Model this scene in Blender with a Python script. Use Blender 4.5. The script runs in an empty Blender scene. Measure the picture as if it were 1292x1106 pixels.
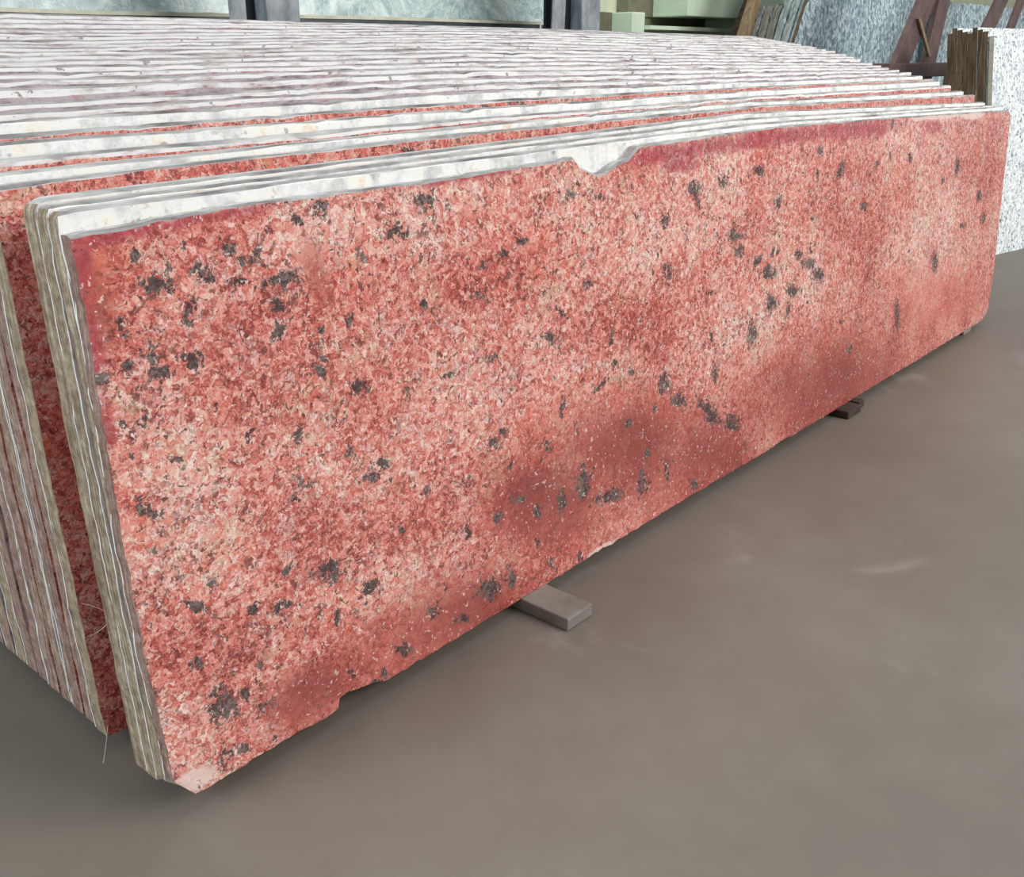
import bpy, math, random
import numpy as np
from mathutils import Matrix, Vector

C = bpy.context.scene.collection
SC = bpy.context.scene

# ------------------------------------------------------------------ helpers
def link(o, parent=None):
    C.objects.link(o)
    if parent is not None:
        o.parent = parent
    return o

def tag(o, label, cat, group=None):
    o['label'] = label
    o['category'] = cat
    o['kind'] = 'thing'
    if group:
        o['group'] = group
    return o

def empty(name, loc=(0, 0, 0), rot=(0, 0, 0)):
    o = bpy.data.objects.new(name, None)
    o.empty_display_size = 0.05
    o.location = loc
    o.rotation_euler = rot
    return link(o)

def mesh_obj(name, verts, faces, mats, parent=None, midx=None, smooth=False):
    me = bpy.data.meshes.new(name)
    me.from_pydata([tuple(v) for v in verts], [], [tuple(f) for f in faces])
    for m in mats:
        me.materials.append(m)
    if midx is not None:
        me.polygons.foreach_set('material_index', np.asarray(midx, dtype=np.int32))
    if smooth:
        me.polygons.foreach_set('use_smooth', np.ones(len(me.polygons), dtype=bool))
    me.update()
    o = bpy.data.objects.new(name, me)
    return link(o, parent)

class MB:
    """collects boxes, bars and tubes that become ONE mesh"""
    def __init__(s):
        s.v = []; s.f = []
    def hexa(s, p):
        b = len(s.v); s.v += [tuple(q) for q in p]
        s.f += [tuple(b + i for i in q) for q in
                ((0, 3, 2, 1), (4, 5, 6, 7), (0, 1, 5, 4), (1, 2, 6, 5), (2, 3, 7, 6), (3, 0, 4, 7))]
    def box(s, x0, x1, y0, y1, z0, z1):
        s.hexa([(x0, y0, z0), (x1, y0, z0), (x1, y1, z0), (x0, y1, z0),
                (x0, y0, z1), (x1, y0, z1), (x1, y1, z1), (x0, y1, z1)])
    def bar(s, a, b, wx, wy):
        """a square bar whose two ends stay horizontal (size wx by wy)"""
        p = []
        for q in (a, b):
            p += [(q[0] - wx / 2, q[1] - wy / 2, q[2]), (q[0] + wx / 2, q[1] - wy / 2, q[2]),
                  (q[0] + wx / 2, q[1] + wy / 2, q[2]), (q[0] - wx / 2, q[1] + wy / 2, q[2])]
        s.hexa(p)
    def tube(s, pts, r, n=6):
        pts = [Vector(p) for p in pts]; rings = []
        for i, p in enumerate(pts):
            t = (pts[min(i + 1, len(pts) - 1)] - pts[max(i - 1, 0)]).normalized()
            a = t.orthogonal().normalized(); c = t.cross(a)
            b = len(s.v); rings.append(b)
            for k in range(n):
                w = 2 * math.pi * k / n
                s.v.append(tuple(p + a * (r * math.cos(w)) + c * (r * math.sin(w))))
        for q, w in zip(rings, rings[1:]):
            for k in range(n):
                s.f.append((q + k, q + (k + 1) % n, w + (k + 1) % n, w + k))
        s.f.append(tuple(rings[0] + k for k in range(n))[::-1]); s.f.append(tuple(rings[-1] + k for k in range(n)))
    def build(s, name, mat, parent=None, bevel=0):
        o = mesh_obj(name, s.v, s.f, [mat], parent)
        if bevel:
            m = o.modifiers.new('bevel', 'BEVEL'); m.width = bevel; m.segments = 2
        return o

# ------------------------------------------------------------------ materials
def s2l(c):
    return tuple((v / 255 / 12.92) if v / 255 <= .04045 else ((v / 255 + .055) / 1.055) ** 2.4 for v in c) + (1.0,)

class NT:
    def __init__(s, name):
        s.m = bpy.data.materials.new(name); s.m.use_nodes = True
        s.t = s.m.node_tree; s.t.nodes.clear()
        s.out = s.n('ShaderNodeOutputMaterial'); s.b = s.n('ShaderNodeBsdfPrincipled')
        s.t.links.new(s.b.outputs[0], s.out.inputs[0])
    def n(s, typ, **kw):
        q = s.t.nodes.new(typ)
        for k, v in kw.items():
            setattr(q, k, v)
        return q
    def set(s, sock, v):
        if isinstance(v, bpy.types.NodeSocket):
            s.t.links.new(v, sock)
        elif v is not None:
            sock.default_value = v
    def coords(s, rand=True, scale=(1, 1, 1)):
        tc = s.n('ShaderNodeTexCoord')
        p = tc.outputs['Object']
        if rand:
            oi = s.n('ShaderNodeObjectInfo')
            p = s.vec('MULTIPLY_ADD', oi.outputs['Random'], (37, 53, 71), p)
        if scale != (1, 1, 1):
            p = s.vec('MULTIPLY', p, scale)
        return p
    def vec(s, op, a, b=None, c=None):
        q = s.n('ShaderNodeVectorMath', operation=op)
        s.set(q.inputs[0], a); s.set(q.inputs[1], b); s.set(q.inputs[2], c)
        return q.outputs[0]
    def math(s, op, a, b=None, c=None, clamp=False):
        q = s.n('ShaderNodeMath', operation=op, use_clamp=clamp)
        s.set(q.inputs[0], a); s.set(q.inputs[1], b); s.set(q.inputs[2], c)
        return q.outputs[0]
    def noise(s, p, scale, detail=3, rough=.55, dist=0, color=False):
        q = s.n('ShaderNodeTexNoise')
        s.set(q.inputs['Vector'], p); q.inputs['Scale'].default_value = scale
        q.inputs['Detail'].default_value = detail; q.inputs['Roughness'].default_value = rough
        q.inputs['Distortion'].default_value = dist
        return q.outputs['Color' if color else 'Fac']
    def voro(s, p, scale, feature='F1', out='Color', rnd=1.0):
        q = s.n('ShaderNodeTexVoronoi', feature=feature)
        s.set(q.inputs['Vector'], p); q.inputs['Scale'].default_value = scale
        q.inputs['Randomness'].default_value = rnd
        o = q.outputs[out]
        if out == 'Color':
            o = s.sep(o)
        return o
    def sep(s, c, k=0):
        q = s.n('ShaderNodeSeparateColor'); s.set(q.inputs[0], c)
        return q.outputs[k]
    def ramp(s, fac, stops, interp='LINEAR'):
        q = s.n('ShaderNodeValToRGB'); e = q.color_ramp
        e.interpolation = interp
        while len(e.elements) < len(stops):
            e.elements.new(.5)
        for el, (pos, c) in zip(e.elements, stops):
            el.position = pos; el.color = s2l(c)
        s.set(q.inputs[0], fac)
        return q.outputs[0]
    def step(s, v, a, b):
        q = s.n('ShaderNodeMapRange', interpolation_type='SMOOTHSTEP')
        s.set(q.inputs[0], v); q.inputs[1].default_value = a; q.inputs[2].default_value = b
        return q.outputs[0]
    def mix(s, f, a, b, blend='MIX'):
        q = s.n('ShaderNodeMix', data_type='RGBA', blend_type=blend)
        s.set(q.inputs[0], f)
        s.set(q.inputs[6], s2l(a) if isinstance(a, tuple) else a)
        s.set(q.inputs[7], s2l(b) if isinstance(b, tuple) else b)
        return q.outputs[2]
    def attr(s, name):
        q = s.n('ShaderNodeAttribute', attribute_name=name)
        return q.outputs['Fac']
    def up(s, a=.4, b=.8):
        g = s.n('ShaderNodeNewGeometry')
        q = s.n('ShaderNodeSeparateXYZ'); s.set(q.inputs[0], g.outputs['Normal'])
        return s.step(q.outputs[2], a, b)
    def done(s, col, rough=.6, spec=.4, bump=None, bd=.002, bs=.5):
        s.set(s.b.inputs['Base Color'], s2l(col) if isinstance(col, tuple) else col)
        s.set(s.b.inputs['Roughness'], rough)
        s.b.inputs['Specular IOR Level'].default_value = spec
        if bump is not None:
            q = s.n('ShaderNodeBump'); q.inputs['Strength'].default_value = bs
            q.inputs['Distance'].default_value = bd; s.set(q.inputs['Height'], bump)
            s.t.links.new(q.outputs[0], s.b.inputs['Normal'])
        return s.m

def mat_red_granite():
    """polished coral granite: crystals, dark mineral clusters, smooth red zones, magenta resin at the rim"""
    t = NT('red_granite')
    p = t.coords()
    w = t.noise(p, 45, 3, .6, color=True)
    pw = t.vec('MULTIPLY_ADD', w, (.026, .026, .026), p)
    w2 = t.noise(p, 160, 2, .6, color=True)
    pf = t.vec('MULTIPLY_ADD', w2, (.008, .008, .008), pw)
    r1 = t.voro(pf, 125)
    r2 = t.voro(pf, 310)
    nb = t.noise(p, 5.5, 4, .6)
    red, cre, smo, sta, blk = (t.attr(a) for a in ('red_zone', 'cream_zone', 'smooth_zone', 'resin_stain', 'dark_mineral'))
    con = t.math('MULTIPLY_ADD', smo, -.72, 1.0)
    tone = t.math('MULTIPLY_ADD', t.math('SUBTRACT', r1, .5), .50, 0)
    tone = t.math('MULTIPLY_ADD', t.math('SUBTRACT', r2, .5), .38, tone)
    tone = t.math('MULTIPLY_ADD', t.math('SUBTRACT', t.noise(p, 300, 2, .6), .5), .5, tone)
    tone = t.math('MULTIPLY', tone, con)
    tone = t.math('ADD', tone, t.math('MULTIPLY_ADD', t.math('SUBTRACT', nb, .5), .80, .53))
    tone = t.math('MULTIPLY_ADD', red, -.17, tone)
    tone = t.math('MULTIPLY_ADD', cre, .15, tone)
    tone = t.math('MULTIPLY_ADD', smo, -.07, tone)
    col = t.ramp(tone, [(0, (110, 48, 47)), (.2, (160, 74, 66)), (.4, (198, 109, 98)), (.55, (212, 136, 123)),
                        (.72, (219, 163, 152)), (.88, (225, 190, 176)), (1, (231, 212, 200))])
    og = t.math('MULTIPLY', t.step(t.noise(p, 6.5, 3, .6), .52, .70), t.step(t.voro(t.vec('ADD', pf, (7.1, 2.2, 4.3)), 70), .35, .7))
    col = t.mix(t.math('MULTIPLY', og, .5), col, (218, 112, 84))
    # greenish beige feldspar lying among the coral crystals
    bg = t.math('MULTIPLY', t.step(t.noise(p, 11, 4, .65), .52, .68), t.step(t.voro(pf, 120), .55, .75))
    col = t.mix(t.math('MULTIPLY', bg, .55), col, (188, 160, 128))
    lil = t.math('MULTIPLY', t.step(t.noise(p, 15, 4, .65, .4), .50, .66), t.step(t.voro(t.vec('ADD', pf, (3.1, 1.7, 2.3)), 150), .50, .70))
    lil = t.math('MULTIPLY', lil, t.math('MULTIPLY_ADD', smo, -.8, 1))
    col = t.mix(t.math('MULTIPLY', lil, .62), col, t.ramp(r2, [(.2, (176, 140, 136)), (.8, (226, 206, 198))]))
    # deeper maroon in the smooth red zones, also painting in the lower right shade
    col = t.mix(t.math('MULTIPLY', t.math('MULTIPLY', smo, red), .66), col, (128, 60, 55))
    # small purple brown grains
    gr = t.math('MULTIPLY', t.step(t.voro(t.vec('ADD', pf, (1.3, 5.2, .4)), 190), .80, .84), t.step(t.noise(p, 21, 3, .65), .47, .60))
    gr = t.math('MULTIPLY', gr, t.math('MULTIPLY_ADD', smo, -.55, 1))
    col = t.mix(t.math('MULTIPLY', gr, .72), col, (92, 58, 58))
    # thin dark flakes and veins between the crystals
    ed = t.voro(pw, 62, 'DISTANCE_TO_EDGE', 'Distance')
    vein = t.math('MULTIPLY', t.step(ed, .055, .0), t.step(t.noise(p, 34, 3, .6), .50, .64))
    vein = t.math('MULTIPLY', vein, t.math('MULTIPLY_ADD', smo, -.5, 1))
    col = t.mix(t.math('MULTIPLY', vein, .75), col, (98, 44, 40))
    fl = t.math('MULTIPLY', t.step(t.noise(pf, 105, 2, .55), .61, .66), t.step(nb, .38, .56))
    fl = t.math('MULTIPLY', fl, t.math('MULTIPLY_ADD', smo, -.6, 1))
    col = t.mix(t.math('MULTIPLY', fl, .85), col, (84, 42, 40))
    # clusters of fine dark brown grains, and deep red hairlines
    cl = t.math('MULTIPLY', t.step(t.noise(p, 17, 4, .65), .53, .64), t.step(t.noise(pf, 150, 3, .6), .54, .60))
    cl = t.math('MULTIPLY', cl, t.math('MULTIPLY_ADD', smo, -.7, 1))
    col = t.mix(t.math('MULTIPLY', cl, .72), col, (94, 46, 44))
    hl = t.step(t.math('ABSOLUTE', t.math('SUBTRACT', t.noise(p, 7, 5, .62, .8), .5)), .007, .001)
    col = t.mix(t.math('MULTIPLY', hl, .5), col, (134, 44, 46))
    # magenta resin soaked into the rim
    st = t.math('ADD', t.math('MULTIPLY', sta, 1.25), t.math('MULTIPLY_ADD', t.noise(p, 28, 3, .6), .1 + 1.3, -.85))
    col = t.mix(t.math('MULTIPLY', t.step(st, .15, .95), .72), col, t.ramp(t.noise(p, 60, 2), [(.3, (138, 34, 50)), (.7, (176, 66, 82))]))
    rim = t.math('MULTIPLY', t.step(t.math('MULTIPLY_ADD', t.noise(p, 50, 3, .6), .7, t.attr('pale_rim')), .65, 1.0), .75)
    col = t.mix(rim, col, (226, 206, 196))
    # black and grey mineral clusters
    rag = t.math('MULTIPLY_ADD', t.math('SUBTRACT', t.noise(t.vec('MULTIPLY', pf, (1.25, 1, .8)), 100, 4, .7), .5), 2.7, blk)
    rag = t.math('MULTIPLY_ADD', t.math('SUBTRACT', r1, .5), .42, rag)
    gen = t.math('MULTIPLY_ADD', t.step(t.noise(p, 13, 2, .5), .60, .78), .75, t.math('MULTIPLY', t.math('SUBTRACT', t.noise(pf, 80, 4, .7), .5), 1.6))
    m = t.math('MAXIMUM', t.step(rag, .44, .51), t.step(gen, .50, .58))
    dark = t.ramp(t.math('MULTIPLY_ADD', r2, .35, t.math('MULTIPLY', t.noise(p, 24, 2), .75)),
                  [(.3, (40, 35, 38)), (.52, (62, 55, 56)), (.74, (112, 103, 100))])
    col = t.mix(t.math('MULTIPLY', m, .93), col, dark)
    # tiny bright mica grains
    mi = t.step(t.voro(pf, 300), .965, .985)
    col = t.mix(t.math('MULTIPLY', mi, .55), col, (240, 220, 214))
    h = t.math('ADD', t.noise(pf, 220, 2), t.math('MULTIPLY', m, -.3))
    rgh = t.math('MULTIPLY_ADD', t.noise(p, 30, 3), .16, .16)
    return t.done(col, rgh, .5, h, .0008, .18)

def mat_sawn():
    """sawn slab edge: streaked brown grey stone, pale stone dust lying on whatever faces up"""
    t = NT('sawn_edge')
    oi = t.n('ShaderNodeObjectInfo').outputs['Random']
    p = t.coords()
    ps = t.vec('MULTIPLY', p, (60, 260, 7))
    n = t.noise(ps, 1, 4, .65)
    n2 = t.noise(p, 60, 4, .7)
    f = t.math('MULTIPLY_ADD', n2, .5, t.math('MULTIPLY', n, .55))
    a = t.ramp(f, [(.30, (66, 52, 42)), (.47, (124, 106, 88)), (.60, (160, 144, 122)), (.74, (206, 198, 178))])
    b = t.ramp(f, [(.30, (72, 46, 44)), (.47, (122, 94, 86)), (.60, (154, 130, 118)), (.74, (196, 182, 168))])
    col = t.mix(t.step(t.math('ADD', oi, t.math('MULTIPLY_ADD', t.noise(p, 9, 2), .6, -.3)), .35, .65), a, b)
    d = t.ramp(t.noise(p, 24, 4, .7), [(.28, (120, 108, 106)), (.4, (150, 148, 146)), (.6, (186, 188, 186))])
    col = t.mix(t.up(.78, .95), col, d)
    return t.done(col, .8, .25, n2, .003, .6)

def mat_backing():
    """whitish raw back of a slab: dried slurry with cream and grey blotches"""
    t = NT('white_slurry_back')
    p = t.coords()
    n = t.noise(p, 17, 5, .7)
    col = t.ramp(n, [(.28, (164, 166, 164)), (.42, (202, 203, 200)), (.52, (228, 228, 226)), (.62, (230, 226, 216)), (.74, (218, 192, 164))])
    col = t.mix(t.math('MULTIPLY', t.step(t.noise(p, 55, 4, .7), .60, .68), .5), col, (176, 152, 132))
    col = t.mix(t.math('MULTIPLY', t.step(t.noise(p, 26, 3, .6), .68, .74), .6), col, (120, 100, 102))
    g = t.up(.35, .8)
    return t.done(col, .8, .25, n, .002, .5)

def mat_band():
    """ragged white sawn band along the top arris"""
    t = NT('white_sawn_band')
    p = t.coords()
    n = t.noise(t.vec('MULTIPLY', p, (14, 60, 60)), 1, 4, .7)
    col = t.ramp(n, [(.28, (150, 118, 118)), (.38, (196, 188, 186)), (.5, (222, 221, 220)), (.75, (230, 226, 220))])
    col = t.mix(t.math('MULTIPLY', t.step(t.noise(p, 42, 3, .6), .64, .70), .7), col, (104, 78, 84))
    return t.done(col, .8, .2)

def mat_dusty_red():
    """upper face of the stacked slabs: dull pink stone under dried slurry"""
    t = NT('dusty_pink_granite')
    p = t.coords()
    n = t.noise(t.vec('MULTIPLY', p, (1, 1, 2.2)), 16, 5, .7)
    col = t.ramp(n, [(.30, (84, 70, 82)), (.42, (138, 120, 128)), (.54, (178, 168, 170)), (.64, (164, 122, 128)), (.76, (150, 72, 84))])
    return t.done(col, .7, .3)

def mat_floor():
    t = NT('dusty_concrete')
    p = t.coords(False)
    n = t.noise(p, 1.3, 5, .6)
    n2 = t.noise(p, 9, 5, .7)
    f = t.math('MULTIPLY_ADD', n2, .28, t.math('MULTIPLY', n, .72))
    col = t.ramp(f, [(.32, (100, 93, 85)), (.5, (109, 101, 92)), (.68, (118, 111, 102))])
    st = t.math('MULTIPLY', t.step(t.noise(p, 3.1, 4, .65, .6), .60, .72), t.step(t.noise(p, 22, 3), .35, .6))
    col = t.mix(t.math('MULTIPLY', st, .30), col, (96, 88, 82))
    pale = t.step(t.noise(p, 2.2, 4, .6, 1.0), .62, .76)
    col = t.mix(t.math('MULTIPLY', pale, .25), col, (162, 158, 152))
    spk = t.step(t.noise(p, 60, 2, .5), .74, .78)
    col = t.mix(t.math('MULTIPLY', spk, .35), col, (84, 80, 76))
    return t.done(col, t.math('MULTIPLY_ADD', n2, .2, .42), .35, n2, .0015, .25)

def mat_flaked(name, stops, scale, dark=(60, 70, 78), thr=.72, rough=.5, warp=.02):
    t = NT(name)
    p = t.coords()
    w = t.noise(p, 1.2 * scale, 2, .6, color=True)
    pw = t.vec('MULTIPLY_ADD', w, (warp, warp, warp), p)
    v = t.voro(t.vec('MULTIPLY', pw, (1.5, 1.5, 1)), scale)
    f = t.math('MULTIPLY_ADD', v, .6, t.math('MULTIPLY', t.noise(p, scale * 1.6, 3), .45))
    col = t.ramp(f, stops)
    col = t.mix(t.math('MULTIPLY', t.step(t.noise(pw, scale * 1.1, 2), thr - .06, thr), .8), col, dark)
    return t.done(col, rough, .3)

def mat_marble():
    t = NT('grey_green_marble')
    p = t.coords()
    n = t.noise(p, 4.5, 6, .68, 1.6)
    col = t.ramp(n, [(.30, (112, 134, 136)), (.45, (152, 172, 172)), (.55, (184, 200, 198)), (.66, (218, 228, 222)), (.8, (166, 184, 182))])
    v = t.step(t.math('ABSOLUTE', t.math('SUBTRACT', t.noise(p, 9, 4, .6, 2.0), .5)), .022, .0)
    col = t.mix(t.math('MULTIPLY', v, .55), col, (224, 232, 222))
    return t.done(col, .3, .4)

def mat_plain(name, c1, c2, scale=20, rough=.6, spec=.35, metallic=0, stretch=(1, 1, 1), bd=.001):
    t = NT(name)
    p = t.coords(True, stretch)
    n = t.noise(p, scale, 5, .65)
    t.b.inputs['Metallic'].default_value = metallic
    return t.done(t.ramp(n, [(.32, c1), (.68, c2)]), rough, spec, n, bd, .4)

M = {
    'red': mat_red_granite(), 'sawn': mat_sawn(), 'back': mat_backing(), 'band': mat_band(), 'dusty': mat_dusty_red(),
    'floor': mat_floor(), 'marble': mat_marble(),
    'grey_granite': mat_flaked('blue_grey_granite', [(.2, (92, 112, 122)), (.45, (138, 160, 168)), (.65, (176, 194, 200)), (.85, (212, 224, 226))], 44, (66, 84, 98), .74),
    'white_granite': mat_flaked('speckled_white_granite', [(.2, (150, 160, 166)), (.4, (206, 212, 214)), (.7, (226, 230, 230)), (.9, (238, 240, 238))], 60, (52, 66, 76), .64),
    'edge_grey': mat_plain('grey_slab_edge', (84, 92, 92), (176, 184, 180), 40, .7, .3, 0, (1, 3, .25)),
    'edge_dun': mat_plain('dun_slab_edge', (74, 68, 60), (156, 150, 138), 40, .75, .25, 0, (1, 3, .25)),
    'edge_brown': mat_plain('brown_slab_edge', (46, 34, 25), (116, 96, 74), 26, .75, .25, 0, (1, 3, .3)),
    'edge_beige': mat_plain('beige_slab_edge', (160, 152, 136), (190, 184, 166), 30, .7, .3),
    'rough_top': mat_plain('rough_grey_top', (130, 132, 128), (206, 206, 198), 40, .8, .2),
    'dark_stone': mat_plain('dark_green_stone', (26, 34, 38), (64, 76, 80), 14, .35, .4),
    'cream_edge': mat_plain('cream_sawn_edge', (172, 170, 150), (206, 204, 186), 14, .7, .3),
    'navy_steel': mat_plain('grey_painted_steel', (104, 112, 118), (160, 164, 168), 26, .5, .4, 0, (1, 1, .5)),
    'black_steel_void': mat_plain('black_steel_and_void', (10, 11, 15), (22, 24, 30), 20, .6, .3),
    'brown_steel': mat_plain('brown_painted_steel', (74, 54, 52), (106, 84, 80), 12, .5, .4),
    'tan_wood': mat_plain('tan_timber', (106, 88, 68), (150, 128, 100), 18, .75, .2, 0, (3, 3, .3)),
    'dark_wood': mat_plain('dark_timber', (40, 33, 28), (82, 70, 60), 26, .8, .2, 0, (1, .2, 1)),
    'concrete_block': mat_plain('grey_concrete_block', (112, 106, 99), (138, 132, 124), 14, .7, .25),
    'green_wall': mat_plain('pale_green_plaster', (176, 180, 152), (204, 208, 182), 2.2, .8, .2),
    'bare_cement': mat_plain('bare_cement', (92, 90, 72), (132, 130, 108), 7, .9, .1),
    'mint_paint': mat_plain('mint_painted_concrete', (184, 202, 178), (204, 218, 194), 3, .7, .2),
    'arris': mat_plain('grey_dusty_arris', (92, 88, 90), (178, 178, 174), 26, .8, .2, 0, (.35, 1, 1)),
    'thread': mat_plain('glass_fibre_thread', (200, 198, 188), (226, 224, 214), 40, .6, .3),
}

ZB = 0.025            # the slabs rest on low bearers
LEAN = math.radians(3.611)
COSL = math.cos(LEAN)
TH = 0.019

# measured slab table: order, depth of the foot, left end, right end, top edge as (x, z)
SLABS = [
    (1, 0.024, 0.005, 3.236, [(0.005, 0.7509), (0.0191, 0.7529), (0.6408, 0.7593), (1.5022, 0.7685), (3.236, 0.741)]),
    (2, 0.05, 0.003, 3.25, [(0.003, 0.7547), (0.6694, 0.7655), (1.5507, 0.7765), (3.25, 0.745)]),
    (3, 0.078, -0.001, 3.25, [(-0.001, 0.7574), (0.0122, 0.7594), (0.7001, 0.7707), (1.603, 0.7848), (3.25, 0.755)]),
    (4, 0.19, 0.0088, 3.5, [(0.0088, 0.763), (0.0639, 0.765), (0.8218, 0.7795), (1.814, 0.7879), (3.5, 0.768)]),
    (5, 0.225, 0.0072, 3.48, [(0.0072, 0.7726), (0.0822, 0.7746), (0.8604, 0.7878), (1.8796, 0.7947), (3.48, 0.781)]),
    (6, 0.262, 0.0079, 3.4538, [(0.0079, 0.7837), (0.1018, 0.7857), (0.9011, 0.7965), (1.9488, 0.8039), (3.4538, 0.8015)]),
    (7, 0.298, 0.0108, 3.434, [(0.0108, 0.8), (0.122, 0.802), (0.9412, 0.8109), (2.0159, 0.8158), (3.434, 0.815)]),
    (8, 0.337, 0.0156, 3.4851, [(0.0156, 0.8072), (0.1417, 0.8092), (0.9843, 0.8216), (2.0889, 0.8232), (3.4851, 0.8205)]),
    (9, 0.375, 0.0087, 3.4759, [(0.0087, 0.8206), (0.1622, 0.8226), (1.0267, 0.8368), (2.1599, 0.8333), (3.4759, 0.8325)]),
    (10, 0.413, 0.0093, 3.4622, [(0.0093, 0.8306), (0.182, 0.8326), (1.0688, 0.8492), (2.2309, 0.8441), (3.4622, 0.8445)]),
    (11, 0.45, 0.0073, 3.4404, [(0.0073, 0.8403), (0.2013, 0.8423), (1.1097, 0.8599), (2.2999, 0.8555), (3.4404, 0.8525)]),
    (12, 0.49, 0.0171, 3.4429, [(0.0171, 0.858), (0.2236, 0.86), (1.154, 0.872), (2.3746, 0.8663), (3.4429, 0.86)]),
    (13, 0.535, 0.0157, 3.4797, [(0.0157, 0.8676), (0.2466, 0.8696), (1.2034, 0.8814), (2.4588, 0.8765), (3.4797, 0.867)]),
    (14, 0.5710000000000001, 0.0083, 3.478, [(0.0083, 0.8758), (0.2651, 0.8778), (1.2431, 0.8907), (2.5262, 0.884), (3.478, 0.876)]),
    (15, 0.607, 0.0135, 3.4486, [(0.0135, 0.8855), (0.2839, 0.8875), (1.2828, 0.8996), (2.5935, 0.893), (3.4486, 0.891)]),
    (16, 0.643, 0.0163, 3.4739, [(0.0163, 0.8933), (0.3023, 0.8953), (1.3226, 0.9097), (2.661, 0.8999), (3.4739, 0.8985)]),
    (17, 0.679, 0.007, 3.4828, [(0.007, 0.9003), (0.3206, 0.9023), (1.3622, 0.9176), (2.7282, 0.9097), (3.4828, 0.9085)]),
    (18, 0.7150000000000001, 0.0141, 3.4664, [(0.0141, 0.9075), (0.3389, 0.9095), (1.4018, 0.9267), (2.7956, 0.9173), (3.4664, 0.9195)]),
    (19, 0.751, 0.0081, 3.4604, [(0.0081, 0.9138), (0.357, 0.9158), (1.4414, 0.9344), (2.863, 0.9252), (3.4604, 0.9265)]),
    (20, 0.787, 0.0071, 3.4584, [(0.0071, 0.9203), (0.3752, 0.9223), (1.481, 0.9423), (2.9302, 0.9361), (3.4584, 0.933)]),
    (21, 0.823, 0.0164, 3.4861, [(0.0164, 0.9258), (0.3931, 0.9278), (1.5204, 0.9487), (2.9975, 0.9447), (3.4861, 0.937)]),
    (22, 0.859, 0.0096, 3.4629, [(0.0096, 0.9341), (0.4116, 0.9361), (1.5599, 0.9553), (3.065, 0.9508), (3.4629, 0.9455)]),
    (23, 0.895, 0.0129, 3.4845, [(0.0129, 0.94), (0.4297, 0.942), (1.5995, 0.964), (3.1325, 0.9572), (3.4845, 0.9495)]),
    (24, 0.931, 0.0162, 3.4829, [(0.0162, 0.9475), (0.448, 0.9495), (1.6389, 0.97), (3.1999, 0.9638), (3.4829, 0.955)]),
    (25, 0.967, 0.011, 3.4605, [(0.011, 0.958), (0.467, 0.96), (1.6783, 0.9752), (3.2676, 0.9677), (3.4605, 0.9615)]),
    (26, 1.0030000000000001, 0.0112, 3.4659, [(0.0112, 0.9674), (0.4858, 0.9694), (1.7175, 0.9785), (3.3352, 0.9717), (3.4659, 0.967)]),
    (27, 1.0390000000000001, 0.0097, 3.4397, [(0.0097, 0.9771), (0.5046, 0.9791), (1.7565, 0.9808), (3.4028, 0.9758), (3.4397, 0.974)]),
]
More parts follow.
